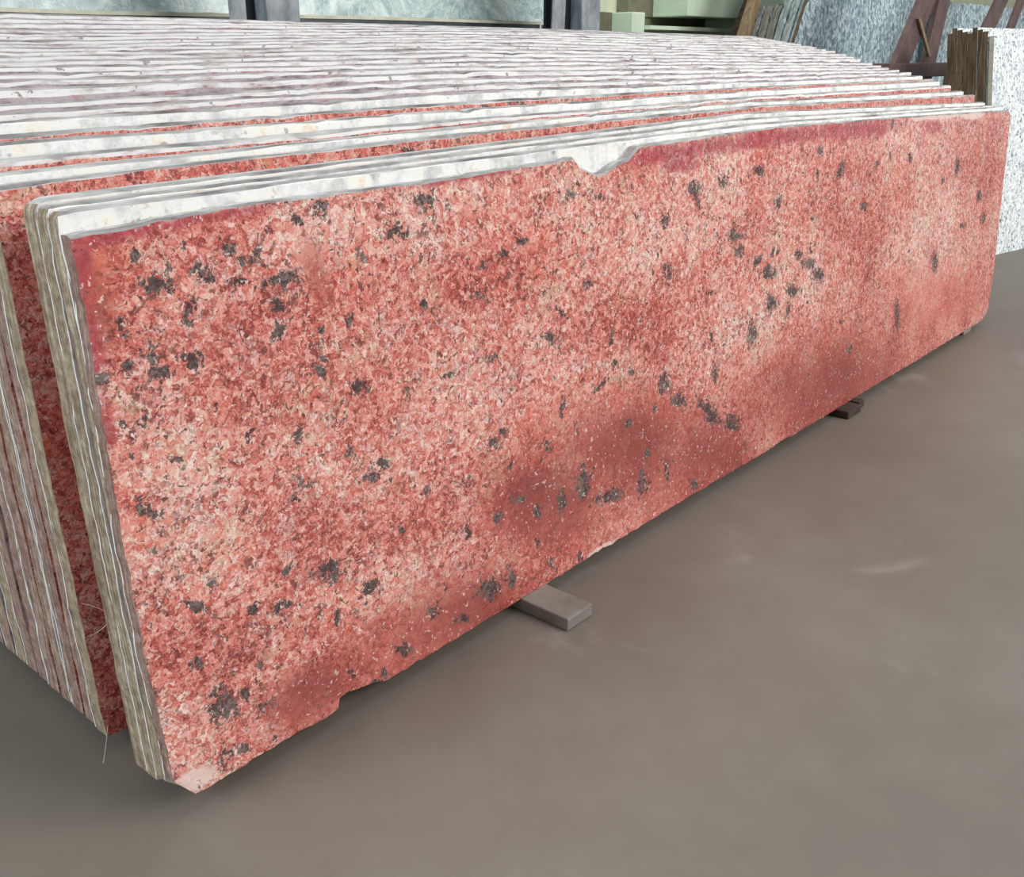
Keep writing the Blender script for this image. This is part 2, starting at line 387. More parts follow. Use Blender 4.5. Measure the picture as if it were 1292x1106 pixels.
# zones of the stone on the front slab: centre (u, z) and two half axes, in metres
DARK_MINERAL = [
    (0.0863, 0.6677, 0.0209, 0.0032, 0.0026, -0.013), (0.1428, 0.6756, 0.0135, -0.0116, -0.007, -0.0063), (0.1059, 0.684, 0.0068, -0.001, -0.0009, -0.0052), (0.1816, 0.6982, 0.0096, -0.0013, -0.0015, -0.009),
    (0.1211, 0.6336, 0.009, -0.0017, -0.0027, -0.0152), (0.0667, 0.7054, 0.0073, -0.001, -0.0011, -0.0058), (0.2521, 0.6489, 0.0262, -0.0004, 0.0005, -0.0088), (0.2888, 0.7167, 0.0108, -0.0013, -0.0011, -0.0076),
    (0.3254, 0.7301, 0.0126, -0.0013, -0.0016, -0.0116), (0.0377, 0.6299, 0.0051, 0.0016, 0.0043, -0.0116), (0.0643, 0.6003, 0.0111, -0.013, -0.0065, -0.0048), (0.0748, 0.5722, 0.0175, 0.0003, 0.0008, -0.0083),
    (0.0374, 0.5891, 0.0063, -0.0015, -0.001, -0.0052), (0.1138, 0.5801, 0.0141, -0.0032, -0.0017, -0.01), (0.2401, 0.6174, 0.0093, -0.0017, -0.0015, -0.0097), (0.239, 0.5867, 0.0082, -0.0017, -0.0015, -0.0098),
    (0.3817, 0.6574, 0.0068, -0.0119, -0.0062, -0.0017), (0.2228, 0.686, 0.0056, -0.0008, -0.001, -0.0065), (0.2034, 0.6775, 0.0132, -0.002, -0.0009, -0.0055), (0.1867, 0.6566, 0.013, -0.0021, -0.0011, -0.0064),
    (0.0026, 0.5803, 0.0087, -0.0021, -0.0013, -0.0068), (0.3594, 0.484, 0.0139, -0.0034, -0.0013, -0.0098), (0.2926, 0.5242, 0.0102, -0.0024, -0.0015, -0.0104), (0.1874, 0.5854, 0.0055, -0.0012, -0.0006, -0.0038),
    (0.4472, 0.6813, 0.019, -0.0024, -0.0012, -0.0105), (0.5069, 0.7163, 0.0185, -0.0019, -0.0011, -0.0107), (0.6674, 0.6199, 0.0129, -0.0018, -0.0006, -0.0084), (0.7138, 0.6343, 0.0154, -0.002, -0.0004, -0.0061),
    (0.6195, 0.6124, 0.007, -0.0011, -0.0006, -0.0071), (0.6068, 0.5676, 0.0141, -0.0024, -0.0007, -0.0084), (0.4883, 0.5722, 0.0078, -0.0014, -0.001, -0.009), (0.7722, 0.4684, 0.0173, -0.0151, -0.0122, -0.0051),
    (0.8039, 0.5039, 0.0162, -0.0136, -0.0062, -0.0026), (0.6217, 0.4654, 0.0165, -0.0037, -0.0006, -0.0075), (0.8809, 0.5393, 0.0137, -0.0023, -0.0004, -0.0095), (0.9462, 0.4324, 0.0074, -0.0015, -0.0004, -0.0146),
    (0.5308, 0.4601, 0.0151, -0.0036, -0.0005, -0.0048), (0.9201, 0.6818, 0.0115, -0.0011, -0.0002, -0.0066), (0.841, 0.6935, 0.015, -0.0015, -0.0003, -0.0063), (1.2281, 0.6647, 0.0237, -0.0022, 0.0004, -0.015),
    (1.123, 0.3145, 0.0174, -0.0042, 0.0, -0.0097), (1.0106, 0.3507, 0.0158, -0.0037, -0.0001, -0.0061), (1.1331, 0.519, 0.0197, -0.0031, 0.0001, -0.0167), (1.1242, 0.6167, 0.0137, -0.0016, 0.0001, -0.0117),
    (1.2404, 0.644, 0.0118, -0.0004, 0.0064, -0.0216), (1.3377, 0.6698, 0.0192, -0.0017, 0.0005, -0.0124), (1.4873, 0.6794, 0.0286, -0.0023, 0.0007, -0.0098), (1.5845, 0.604, 0.0192, -0.002, 0.0014, -0.0156),
    (1.3921, 0.5561, 0.0307, -0.0039, 0.001, -0.0181), (1.4109, 0.5207, 0.0208, -0.0029, 0.0008, -0.0134), (1.9094, 0.6474, 0.0226, -0.005, -0.016, -0.0196), (1.7828, 0.7, 0.0172, -0.0011, 0.0013, -0.0107),
    (2.7749, 0.5878, 0.0225, -0.0017, 0.0072, -0.0241), (2.8942, 0.394, 0.0325, -0.0039, 0.0032, -0.0104), (2.6457, 0.3141, 0.0365, -0.0054, 0.008, -0.0304), (1.7537, 0.4446, 0.0397, -0.0059, 0.0013, -0.0115),
    (1.8106, 0.4073, 0.0367, -0.0058, 0.0022, -0.0178), (1.6959, 0.4735, 0.0168, -0.0024, 0.0016, -0.0149), (1.5727, 0.3837, 0.0237, -0.0042, 0.0018, -0.0222), (1.5518, 0.4535, 0.0348, -0.0054, 0.0013, -0.0162),
    (1.6755, 0.3915, 0.0338, -0.0058, 0.0013, -0.0133), (1.4824, 0.3341, 0.0262, -0.0053, 0.0019, -0.0293), (1.655, 0.3503, 0.0125, -0.0023, 0.0018, -0.0192), (1.2987, 0.4525, 0.0292, -0.005, 0.0002, -0.0049),
    (2.3664, 0.2021, 0.0192, -0.0036, 0.0094, -0.044), (2.366, 0.6405, 0.0182, -0.0013, 0.0034, -0.015), (2.0664, 0.5442, 0.0209, -0.0022, 0.0021, -0.0122), (3.0197, 0.4735, 0.0255, -0.0025, 0.0062, -0.0184),
    (3.0873, 0.3968, 0.0265, -0.003, 0.0066, -0.0191), (0.0414, 0.5238, 0.0056, -0.0015, -0.0015, -0.008), (0.0156, 0.5282, 0.0045, -0.0012, -0.0017, -0.0088), (0.272, 0.2413, 0.0257, -0.0065, 0.001, -0.0173),
    (0.19, 0.2223, 0.0173, -0.0048, 0.0004, -0.0095), (0.2011, 0.2704, 0.0073, -0.003, -0.001, -0.0066), (0.0264, 0.4159, 0.0141, -0.0109, -0.0029, -0.0045), (0.0224, 0.4321, 0.0056, -0.0019, -0.0007, -0.0037),
    (0.0233, 0.4886, 0.0055, -0.0017, -0.0008, -0.0045), (0.029, 0.3647, 0.0057, -0.0023, -0.0007, -0.0038), (0.1755, 0.4683, 0.0056, -0.0016, -0.0008, -0.005), (0.248, 0.4475, 0.0061, -0.0018, -0.0014, -0.0094),
    (0.3326, 0.3978, 0.0096, -0.0029, -0.0013, -0.01), (0.3615, 0.3522, 0.0173, -0.0056, -0.0012, -0.0092), (0.2303, 0.3624, 0.0061, -0.0021, -0.0008, -0.0054), (0.242, 0.3809, 0.015, -0.005, -0.0008, -0.0054),
    (0.3524, 0.4847, 0.011, -0.0027, -0.0011, -0.0087), (0.1358, 0.5158, 0.0053, -0.0014, -0.0006, -0.0038), (0.0726, 0.2745, 0.0146, -0.0065, -0.0011, -0.0061), (0.0935, 0.2983, 0.0053, -0.0022, -0.0009, -0.0051),
    (0.3884, 0.3629, 0.0103, -0.0032, -0.0008, -0.007), (0.0812, 0.1288, 0.0187, -0.0102, -0.0035, -0.0208), (0.1383, 0.0953, 0.0161, 0.0019, 0.0037, -0.0091), (0.1149, 0.1287, 0.008, -0.0042, -0.0014, -0.0089),
    (0.0727, 0.049, 0.0077, -0.0047, -0.0019, -0.0112), (0.0999, 0.0513, 0.0103, -0.0061, -0.0011, -0.0068), (0.1466, 0.0404, 0.006, -0.0035, -0.0007, -0.0047), (0.3936, 0.0552, 0.0159, -0.0078, -0.0012, -0.0105),
    (0.588, 0.0793, 0.027, -0.0115, -0.0015, -0.0185), (0.6444, 0.0779, 0.0121, -0.005, -0.0013, -0.0175), (0.4561, 0.0969, 0.0117, -0.0053, -0.001, -0.0093), (0.2734, 0.1689, 0.0054, -0.0025, -0.0015, -0.0107),
    (0.5466, 0.1959, 0.0072, -0.0027, -0.001, -0.0107), (0.7189, 0.1115, 0.0107, -0.0041, -0.0005, -0.0089), (0.3492, 0.0387, 0.0122, -0.0062, -0.0009, -0.0078), (0.3353, 0.0294, 0.0105, -0.0055, -0.0006, -0.0052),
    (0.1448, 0.2389, 0.0092, -0.0041, -0.0014, -0.0086), (0.288, 0.07, 0.007, -0.0036, -0.0008, -0.0062), (0.059, 0.2019, 0.0104, -0.0052, -0.0014, -0.0083), (0.0638, 0.2806, 0.0144, -0.0064, -0.0009, -0.0051),
    (0.2488, 0.185, 0.0039, -0.0018, -0.0011, -0.0082), (0.5205, 0.0536, 0.0181, -0.0083, -0.0007, -0.007), (0.8529, 0.1804, 0.0215, -0.0071, -0.0014, -0.0339), (0.9383, 0.1247, 0.0413, -0.0095, 0.0037, -0.0157),
    (1.046, 0.1167, 0.0198, -0.0065, -0.0002, -0.0253), (0.7891, 0.1666, 0.0136, -0.0047, -0.0011, -0.0211), (1.3012, 0.1946, 0.0218, 0.0023, 0.0422, -0.0425), (1.1765, 0.255, 0.0306, -0.0079, 0.0002, -0.0152),
    (1.1202, 0.3038, 0.0203, -0.005, 0.0001, -0.0179), (1.4032, 0.1431, 0.033, -0.0092, 0.001, -0.0189), (1.3216, 0.2721, 0.0135, -0.0032, 0.0008, -0.0212), (0.996, 0.2561, 0.0159, -0.0044, -0.0002, -0.0095),
    (0.6438, 0.3376, 0.0154, -0.0044, -0.0005, -0.0066), (0.6216, 0.3252, 0.0151, -0.0044, -0.0007, -0.0092), (0.9047, 0.3476, 0.0264, 0.0069, 0.0045, -0.0045), (0.7551, 0.2814, 0.0107, -0.0032, -0.0007, -0.0128),
    (0.5524, 0.2796, 0.0089, -0.0029, -0.0007, -0.0078), (0.4634, 0.2949, 0.0097, -0.0033, -0.0008, -0.0074), (0.6191, 0.1958, 0.0096, -0.0035, -0.0009, -0.0111), (1.1359, 0.1149, 0.0121, -0.0038, 0.0001, -0.0209),
    (1.2399, 0.0491, 0.0165, -0.0055, 0.0003, -0.0129), (0.7205, 0.1726, 0.0085, -0.003, -0.0007, -0.0117), (0.5444, 0.1925, 0.0072, -0.0027, -0.0007, -0.008), (1.0633, 0.1766, 0.0085, -0.0026, -0.0001, -0.015),
    (0.6549, 0.2752, 0.0078, -0.0025, -0.0004, -0.0055), (0.9548, 0.3818, 0.01, -0.0023, -0.0001, -0.0045), (0.6704, 0.2106, 0.0162, -0.0056, -0.0005, -0.007), (0.8374, 0.0385, 0.0096, -0.0038, -0.0004, -0.0096),
    (0.7471, 0.0619, 0.0111, -0.0045, -0.0004, -0.0077),
]
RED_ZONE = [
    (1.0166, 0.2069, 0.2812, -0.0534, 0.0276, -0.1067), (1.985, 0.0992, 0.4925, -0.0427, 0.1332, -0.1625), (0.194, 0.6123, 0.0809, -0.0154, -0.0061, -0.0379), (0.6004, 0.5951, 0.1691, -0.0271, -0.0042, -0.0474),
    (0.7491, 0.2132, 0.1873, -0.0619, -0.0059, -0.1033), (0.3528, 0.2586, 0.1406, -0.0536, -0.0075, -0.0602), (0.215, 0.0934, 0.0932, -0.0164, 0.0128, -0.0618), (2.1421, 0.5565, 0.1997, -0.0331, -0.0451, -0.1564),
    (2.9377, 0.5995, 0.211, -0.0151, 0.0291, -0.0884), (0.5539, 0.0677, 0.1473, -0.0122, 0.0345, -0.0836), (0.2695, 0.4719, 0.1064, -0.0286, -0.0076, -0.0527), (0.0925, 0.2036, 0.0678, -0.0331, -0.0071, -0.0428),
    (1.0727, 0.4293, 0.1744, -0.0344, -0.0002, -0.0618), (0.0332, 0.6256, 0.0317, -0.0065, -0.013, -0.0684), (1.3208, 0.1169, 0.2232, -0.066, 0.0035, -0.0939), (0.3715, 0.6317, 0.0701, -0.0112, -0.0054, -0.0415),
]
CREAM_ZONE = [
    (0.6115, 0.7215, 0.2473, -0.0004, 0.0049, -0.0402), (1.2695, 0.6744, 0.3038, -0.027, 0.0024, -0.0765), (1.6922, 0.4297, 0.2502, -0.0393, 0.0089, -0.0861), (0.1334, 0.3093, 0.1193, -0.0481, -0.0103, -0.0629),
    (0.4069, 0.1859, 0.0985, -0.0404, -0.0058, -0.0508), (0.6968, 0.3843, 0.2407, -0.0327, 0.0143, -0.0787), (0.0803, 0.4544, 0.073, -0.0231, -0.0067, -0.038), (2.5385, 0.4941, 0.3676, -0.039, 0.0426, -0.168),
    (0.5392, 0.6619, 0.156, -0.0202, -0.0045, -0.0448), (0.1472, 0.6584, 0.0639, -0.0106, -0.0093, -0.0542), (1.4474, 0.373, 0.2345, -0.0448, 0.0066, -0.1086), (0.0305, 0.1089, 0.053, -0.0307, -0.0094, -0.0538),
    (0.3136, 0.6911, 0.0645, -0.0084, -0.0056, -0.0392), (2.3091, 0.6858, 0.5344, -0.0323, 0.0139, -0.063), (0.2974, 0.3856, 0.1125, -0.0356, -0.0076, -0.0555), (1.155, 0.582, 0.2475, -0.0321, 0.0008, -0.0757),
]
RESIN_STAIN = [
    (0.0524, 0.7267, 0.0654, 0.0022, 0.0, -0.0082), (0.1704, 0.7331, 0.0994, 0.002, 0.0001, -0.0071), (0.605, 0.7446, 0.1335, 0.0044, 0.0016, -0.009), (1.1129, 0.7373, 0.152, 0.0036, 0.0056, -0.0169),
    (1.4933, 0.7415, 0.4382, 0.0025, 0.0067, -0.0178), (1.9847, 0.737, 0.2847, -0.0049, 0.0087, -0.0227), (0.0063, 0.7066, 0.0119, -0.0002, -0.0023, -0.0449), (0.003, 0.6144, 0.0096, -0.0007, -0.0026, -0.0517),
    (0.0003, 0.5261, 0.0098, -0.0014, -0.0018, -0.0361), (2.5333, 0.7156, 0.0664, -0.0033, 0.0046, -0.0175), (1.1813, 0.714, 0.0752, -0.0057, 0.0002, -0.0144),
]
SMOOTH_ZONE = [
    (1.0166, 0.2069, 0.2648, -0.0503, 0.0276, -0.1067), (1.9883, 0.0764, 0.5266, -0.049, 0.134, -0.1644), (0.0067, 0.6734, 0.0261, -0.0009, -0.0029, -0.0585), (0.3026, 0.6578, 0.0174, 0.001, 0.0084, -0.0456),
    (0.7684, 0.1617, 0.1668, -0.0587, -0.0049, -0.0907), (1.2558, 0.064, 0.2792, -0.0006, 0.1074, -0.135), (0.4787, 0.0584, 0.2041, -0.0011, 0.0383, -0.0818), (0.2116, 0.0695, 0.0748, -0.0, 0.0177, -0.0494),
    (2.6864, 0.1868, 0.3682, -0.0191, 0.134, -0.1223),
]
PALE_RIM = [
    (2.6047, 0.7426, 0.1807, -0.0013, 0.0053, -0.0089), (2.8628, 0.7342, 0.1262, -0.0052, 0.0038, -0.0118), (2.414, 0.7423, 0.0622, -0.0027, 0.0015, -0.0063), (0.0232, 0.0477, 0.0301, -0.0004, 0.0046, -0.0166),
    (0.4216, 0.0175, 0.0457, -0.0011, 0.0028, -0.0063), (0.9072, 0.0275, 0.0453, -0.0007, 0.0049, -0.0077),
]
# ------------------------------------------------------------------ slabs
def vnoise(x, seed, step):
    """smooth 1-D value noise in -1..1"""
    r = np.random.RandomState(seed).uniform(-1, 1, 4096)
    q = np.asarray(x, float) / step + 600
    i = np.floor(q).astype(int); f = q - i; f = f * f * (3 - 2 * f)
    return r[i % 4096] * (1 - f) + r[(i + 1) % 4096] * f

def slab_mesh(name, xs, rows, top, bot, left, right, y0, y1, mats, midx_front, midx_back, midx_edge, band=None, midx_band=2, midx_arris=3, parent=None, wob=0.0, seed=1, cham=0.0):
    """a slab as one closed mesh: front grid at y0, back grid at y1; top/bot give z(x), left/right give the end offset at z"""
    xs = np.asarray(xs, float); nx = len(xs)
    tz = top(xs); bz = bot(xs)
    V = []
    fr = np.asarray(rows, float); nr = len(fr)
    Z = bz[None, :] + (tz - bz)[None, :] * fr[:, None]
    if cham:                        # worn grey arris: the last row but one lies a few mm under the top, the top row steps back
        cv = cham * (1 + .45 * vnoise(xs, seed + 400, .11) + .25 * vnoise(xs, seed + 500, .03))
        Z[-2, :] = np.maximum(tz - cv, Z[-4, :] + .001)
        Z[-3, :] = np.maximum(Z[-2, :] - (band(xs) if band is not None else .004), Z[-4, :] + .0005)
    X = np.repeat(xs[None, :], nr, 0)
    wl = np.clip(1 - (xs - xs[0]) / .05, 0, 1)[None, :]; wr = np.clip(1 - (xs[-1] - xs) / .05, 0, 1)[None, :]
    X = X + wl * left(Z) - wr * right(Z)
    n = nr * nx
    P = np.zeros((2 * n, 3))
    P[:n, 0] = P[n:, 0] = X.ravel(); P[:n, 2] = P[n:, 2] = Z.ravel()
    P[:n, 1] = y0; P[n:, 1] = y1
    if wob:
        edge = np.zeros((nr, nx)); edge[0] = edge[-1] = 1; edge[:, 0] = edge[:, -1] = 1
        r = np.random.RandomState(seed).uniform(0, 1, (nr, nx)) * edge * wob
        P[:n, 1] += r.ravel(); P[n:, 1] -= r.ravel()
    idx = np.arange(n).reshape(nr, nx)
    q = np.stack([idx[:-1, :-1], idx[:-1, 1:], idx[1:, 1:], idx[1:, :-1]], -1)
    mf = np.full(q.shape[:2], midx_front)
    if cham:
        mf[-1, :] = midx_arris
        P[(nr - 1) * nx:nr * nx, 1] += cham * 1.3
    if band is not None:
        mf[-2, :] = midx_band
    F = [q.reshape(-1, 4), (q.reshape(-1, 4) + n)[:, ::-1]]
    Mi = [mf.ravel(), np.full(q.shape[0] * q.shape[1], midx_back)]
    def strip(a, flip):
        a = np.asarray(a); s = np.stack([a[:-1], a[1:], a[1:] + n, a[:-1] + n], -1)
        F.append(s[:, ::-1] if flip else s); Mi.append(np.full(len(s), midx_edge))
    strip(idx[0, :], True); strip(idx[-1, :], False); strip(idx[:, 0], False); strip(idx[:, -1], True)
    F = np.concatenate(F); Mi = np.concatenate(Mi)
    me = bpy.data.meshes.new(name)
    me.vertices.add(2 * n); me.vertices.foreach_set('co', P.ravel())
    me.loops.add(len(F) * 4); me.loops.foreach_set('vertex_index', F.ravel().astype(np.int32))
    me.polygons.add(len(F))
    me.polygons.foreach_set('loop_start', np.arange(0, len(F) * 4, 4, dtype=np.int32))
    me.polygons.foreach_set('material_index', Mi.astype(np.int32))
    for m in mats:
        me.materials.append(m)
    me.update(calc_edges=True); me.shade_flat(); me.validate()
    o = bpy.data.objects.new(name, me)
    link(o, parent)
    return o, P, n

def profile(pts, jit=0.0, step=.03, seed=0, k=COSL, base=ZB):
    px = np.array([p[0] for p in pts]); pz = (np.array([p[1] for p in pts]) - base) / k
    def f(x):
        z = np.interp(x, px, pz)
        return z + jit * vnoise(x, seed, step) + .5 * jit * vnoise(x, seed + 7, step * .3)
    return f

def place(o, y, z=ZB):
    o.location = (0, y, z); o.rotation_euler = (-LEAN, 0, 0)

ORD = ['front', 'second', 'third', 'fourth', 'fifth', 'sixth', 'seventh', 'eighth', 'ninth', 'tenth', 'eleventh', 'twelfth',
       'thirteenth', 'fourteenth', 'fifteenth', 'sixteenth', 'seventeenth', 'eighteenth', 'nineteenth', 'twentieth',
       'twenty-first', 'twenty-second', 'twenty-third', 'twenty-fourth', 'twenty-fifth', 'twenty-sixth', 'twenty-seventh', 'rearmost']
GR = 'stacked red granite slabs'

# --- the front slab -------------------------------------------------
S0_TOP = [(0, .7302), (.2037, .7402), (.547, .7400), (.8400, .7475), (.850, .749), (.871, .730), (.917, .716), (.937, .717), (.983, .732),
          (1.004, .733), (1.041, .753), (1.054, .7555), (1.6386, .7597), (2.295, .7495), (3.05, .7350), (3.2697, .7302)]
S0_BOT = [(-.01, .070), (.004, .056), (.026, .026), (.125, .027), (.254, .0245), (.258, .026), (.264, .041), (.28, .0435), (.327, .033), (.345, .026), (.42, .0245),
          (.844, .0255), (.907, .029), (.933, .0255), (1.2, .027), (1.547, .0235), (1.669, .028), (1.70, .0235), (1.948, .0225), (2.2, .025), (2.6, .0225), (3.20, .026), (3.2697, .045)]
xs = np.unique(np.concatenate([np.arange(0, 3.2697, .0062), [3.2697], [.254, .258, .264, .85, .871, .917, .937, .983, 1.004, 1.041, 1.054]]))
rows = np.linspace(0, 1, 116)
T0 = .0205
lz = np.array([0, .06, .226, .36, .48, .54, .625, .706]); lx = np.array([.0, -.001, -.006, -.006, -.003, -.002, .001, .0])
rz = np.array([0, .03, .18, .42, .58, .685, .70, .706]); rx = np.array([.03, .006, -.016, -.012, -.012, -.008, .004, .016])
left0 = lambda Z: np.interp(Z, lz, lx) + .0012 * vnoise(Z, 5, .012)
right0 = lambda Z: np.interp(Z, rz, rx) + .0012 * vnoise(Z, 6, .012)
top0 = profile([(x, z + .0035) for x, z in S0_TOP], .0008, .02, 1)
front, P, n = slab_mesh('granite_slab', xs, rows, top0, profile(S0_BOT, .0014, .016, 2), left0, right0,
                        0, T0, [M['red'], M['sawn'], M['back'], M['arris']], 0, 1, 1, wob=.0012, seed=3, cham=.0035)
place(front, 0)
tag(front, 'large polished red granite slab at the very front, notched in its top edge', 'granite slab', GR)
U = P[:, 0]; Wz = P[:, 2] * COSL + ZB
def zone(me, name, L, soft, gain=1.0):
    a = np.zeros(len(U))
    for (u, w, ax, az, bx, bz) in L:
        det = ax * bz - bx * az
        du = U - u; dw = Wz - w
        q1 = (du * bz - dw * bx) / det; q2 = (dw * ax - du * az) / det
        r = np.sqrt(q1 * q1 + q2 * q2)
        a = np.maximum(a, np.clip(1 - (r - 1 + soft) / (2 * soft) , 0, 1))
    at = me.attributes.new(name, 'FLOAT', 'POINT'); at.data.foreach_set('value', (a * gain).astype(np.float32))
zone(front.data, 'dark_mineral', DARK_MINERAL, .75, .86)
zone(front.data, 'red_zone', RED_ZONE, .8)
zone(front.data, 'cream_zone', CREAM_ZONE, .8)
zone(front.data, 'resin_stain', RESIN_STAIN, .7)
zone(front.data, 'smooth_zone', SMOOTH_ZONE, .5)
zone(front.data, 'pale_rim', PALE_RIM, .6)

def net_sheet(parent, name, xs, top, bot, left, right, y0, y1, seed, mat):
    rows = np.linspace(0, 1, 40)
    o, _, _ = slab_mesh(name, xs, rows, top, bot, left, right, y0, y1, [mat], 0, 0, 0, parent=parent, seed=seed)
    return o

# backing behind the front slab
t0 = top0; b0 = profile(S0_BOT, .0014, .016, 2)
xb = np.unique(np.concatenate([np.arange(0, 3.2697, .03), [3.2697, .25, .258, .264, .28, .85, .871, .917, .937, .983, 1.004, 1.041, 1.054]]))
net = net_sheet(front, 'net_backing', xb, lambda x: t0(x) - .001, lambda x: b0(x) + .004, lambda Z: left0(Z) + .001 + .0018 * vnoise(Z, 15, .02), right0, T0, T0 + .0022, 4, M['back'])
net['label'] = 'whitish net backing on the rear of the slab'

# --- the slabs behind it ---------------------------------------------
FACE = {1: 'W', 2: 'W', 3: 'W', 4: 'R', 5: 'W', 6: 'R', 7: 'W', 8: 'R', 9: 'W'}
LOOK = {1: 'pale slab directly behind the red front slab, white through its notch',
        2: 'thin pale slab, third from the front, with a rounded upper left corner',
        3: 'grey edged slab, fourth from the front, just before the dark gap',
        4: 'slab with a pink red face strip, standing alone behind the dark gap at upper left',
        5: 'white topped slab right behind the lone pink faced slab',
        6: 'slab with a thin red strip, seventh from the front of the stack',
        7: 'white backed slab, eighth from the front, between two red striped slabs',
        8: 'slab with a bright red face strip, ninth from the front of the stack',
        9: 'broad white backed slab, tenth from the front, behind the bright red strip'}
DEPTH = [0] + [s[1] for s in SLABS] + [SLABS[-1][1] + .036]
def top_at(i, x):
    pts = SLABS[i - 1][4] if i else S0_TOP
    return np.interp(x, [p[0] for p in pts], [p[1] for p in pts])
for (i, d, xl, xr, pts) in SLABS:
    xl = {1: .001, 2: .002, 3: .004, 4: .006}.get(i, .007 + .0006 * i)
    near = i <= 14
    rs = random.Random(100 + i)
    face = FACE.get(i, 'D')
    rows = np.concatenate([np.linspace(0, .965, 44 if near else 12), [.975, .984, .990, .9945, .9975, 1]])
    cham = .0040 if i < 10 else .0030 if i < 18 else .0022
    if face != 'W':
        rows = np.concatenate([np.linspace(0, .94, 44 if near else 12), [.97, .99, 1]])
    xs = np.concatenate([[xl, xl + .006, xl + .02], np.arange(xl + .05, xr - .03, .022), [xr - .02, xr - .006, xr]])
    jit = .0004 if i < 4 else .0007
    topf = profile(pts, jit, .16 if i % 3 else .25, 10 * i + 1)
    if i > 3:                       # now and then a chip knocked out of the top edge
        base_top = topf
        chips = [(rs.uniform(.1, 3.4), rs.uniform(.004, .022), rs.uniform(.0006, .0026)) for _ in range(10)]
        topf = lambda x, b=base_top, ch=chips: b(x) - sum(dep * np.exp(-((x - c) / w) ** 4) for c, w, dep in ch)
    bl = rs.uniform(0, .001)
    c0 = {1: .022, 2: .010}.get(i, .004)
    topf = lambda x, b=topf, c=cham: b(x) + c
    botf = profile([(0, ZB + .0016 + bl + c0), (.022, ZB + .0016 + bl), (3.5, ZB + .0016 + bl)], .0006, .03, 10 * i + 2)
    ztop = (pts[0][1] - ZB) / COSL + .004
    rad = {1: .010, 2: .014, 3: .016, 4: .012}.get(i, .006)
    amp = .0010 if near else .003
    bow = {1: .002, 2: -.001, 3: -.002}.get(i, rs.uniform(-.002, .002))
    def left(Z, s=i, r=rad, zt=ztop, a=amp, bw=bow):
        k = np.clip((Z - (zt - r)) / r, 0, 1)
        return r * (1 - np.sqrt(np.maximum(1 - k * k, 0.0))) + a * vnoise(Z, 50 + s, .035) + .5 * a * vnoise(Z, 90 + s, .009) + bw * np.sin(Z / zt * 3.1)
    right = lambda Z, s=i: .003 * vnoise(Z, 150 + s, .03)
    white = face == 'W'
    y0 = 0.0; y1 = float(np.clip(DEPTH[i + 1] - d - (.0034 if i < 3 else .0060), TH, .0315))
    prev_gap = None
    if face == 'D':
        # dull pink face under a white sawn band that takes most of what rises above the slab in front
        bandf = lambda x, j=i: np.clip((.55 * (top_at(j, x) - top_at(j - 1, x)) + .0006) * (1 + .25 * vnoise(x, 300 + j, .06)), .003, .02)
        body, _, _ = slab_mesh('granite_slab', xs, rows, topf, botf, left, right, y0, y1, [M['dusty'], M['sawn'], M['band'], M['arris']], 0, 1, 1, band=bandf, wob=.0006, seed=i, cham=cham)
    elif face == 'R':
        bandf = lambda x, j=i: np.clip((.0050 if j == 6 else .0006) + .0012 * vnoise(x, 300 + j, .05), .0003, .007)
        body, _, _ = slab_mesh('granite_slab', xs, rows, topf, botf, left, right, y0, y1, [M['red'], M['sawn'], M['band'], M['arris']], 0, 1, 1, band=bandf, wob=.0006, seed=i, cham=cham)
    else:
        body, _, _ = slab_mesh('granite_slab', xs, rows, topf, botf, left, right, y0 + .0022, y1, [M['back'], M['sawn'], M['red'], M['arris']], 0, 2, 1, wob=.0004, seed=i, cham=cham)
    place(body, d)
    if near:
        k = .0012 if i > 3 else .0008
        lf = lambda Z, f=left, s=i, kk=k: f(Z) - .0004 + kk * vnoise(Z, 200 + s, .016)
        if white:
            nb_ = net_sheet(body, 'net_backing', xs[::2] if len(xs) % 2 else np.append(xs[::2], xs[-1]), lambda x, f=topf, c=cham: f(x) - c, lambda x, f=botf: f(x) + .003, lf, right, 0, .0022, i, M['back'])
        else:
            nb_ = net_sheet(body, 'net_backing', xs[::2] if len(xs) % 2 else np.append(xs[::2], xs[-1]), lambda x, f=topf: f(x) - .0015, lambda x, f=botf: f(x) + .003, lf, right, y1, y1 + .0022, i, M['back'])
    if i in LOOK:
        tag(body, LOOK[i], 'granite slab', GR)
    elif i == 27:
        tag(body, 'rearmost slab of the long red granite stack, tallest, nearest the black posts', 'granite slab', GR)
    else:
        tag(body, 'dusty white edged slab, %s from the front of the long granite stack' % ORD[i], 'granite slab', GR)

# loose glass threads of the net backing
def threads(parent, specs):
    mb = MB()
    for (a, b, c) in specs:
        a, b, c = Vector(a), Vector(b), Vector(c)
        mb.tube([(1 - t) ** 2 * a + 2 * t * (1 - t) * b + t * t * c for t in (0, .2, .4, .6, .8, 1)], .0004, 4)
    return mb.build('net_thread', M['thread'], parent)
objs = [o for o in C.objects if o.name.startswith('granite_slab')]
for th in (((1.030, -.0012, .7345), (1.034, -.0022, .742), (1.031, -.0012, .748)), ((1.045, -.0012, .7375), (1.052, -.0022, .744), (1.043, -.0012, .750))):
    threads(objs[1], [th])
for th in (((.010, -.001, .02), (-.002, -.012, .0), (-.014, -.02, -.018)), ((.012, -.001, .16), (.03, -.02, .17), (.045, -.03, .20)), ((.010, -.001, .21), (.03, -.014, .20), (.05, -.025, .17))):
    threads(objs[4], [th])

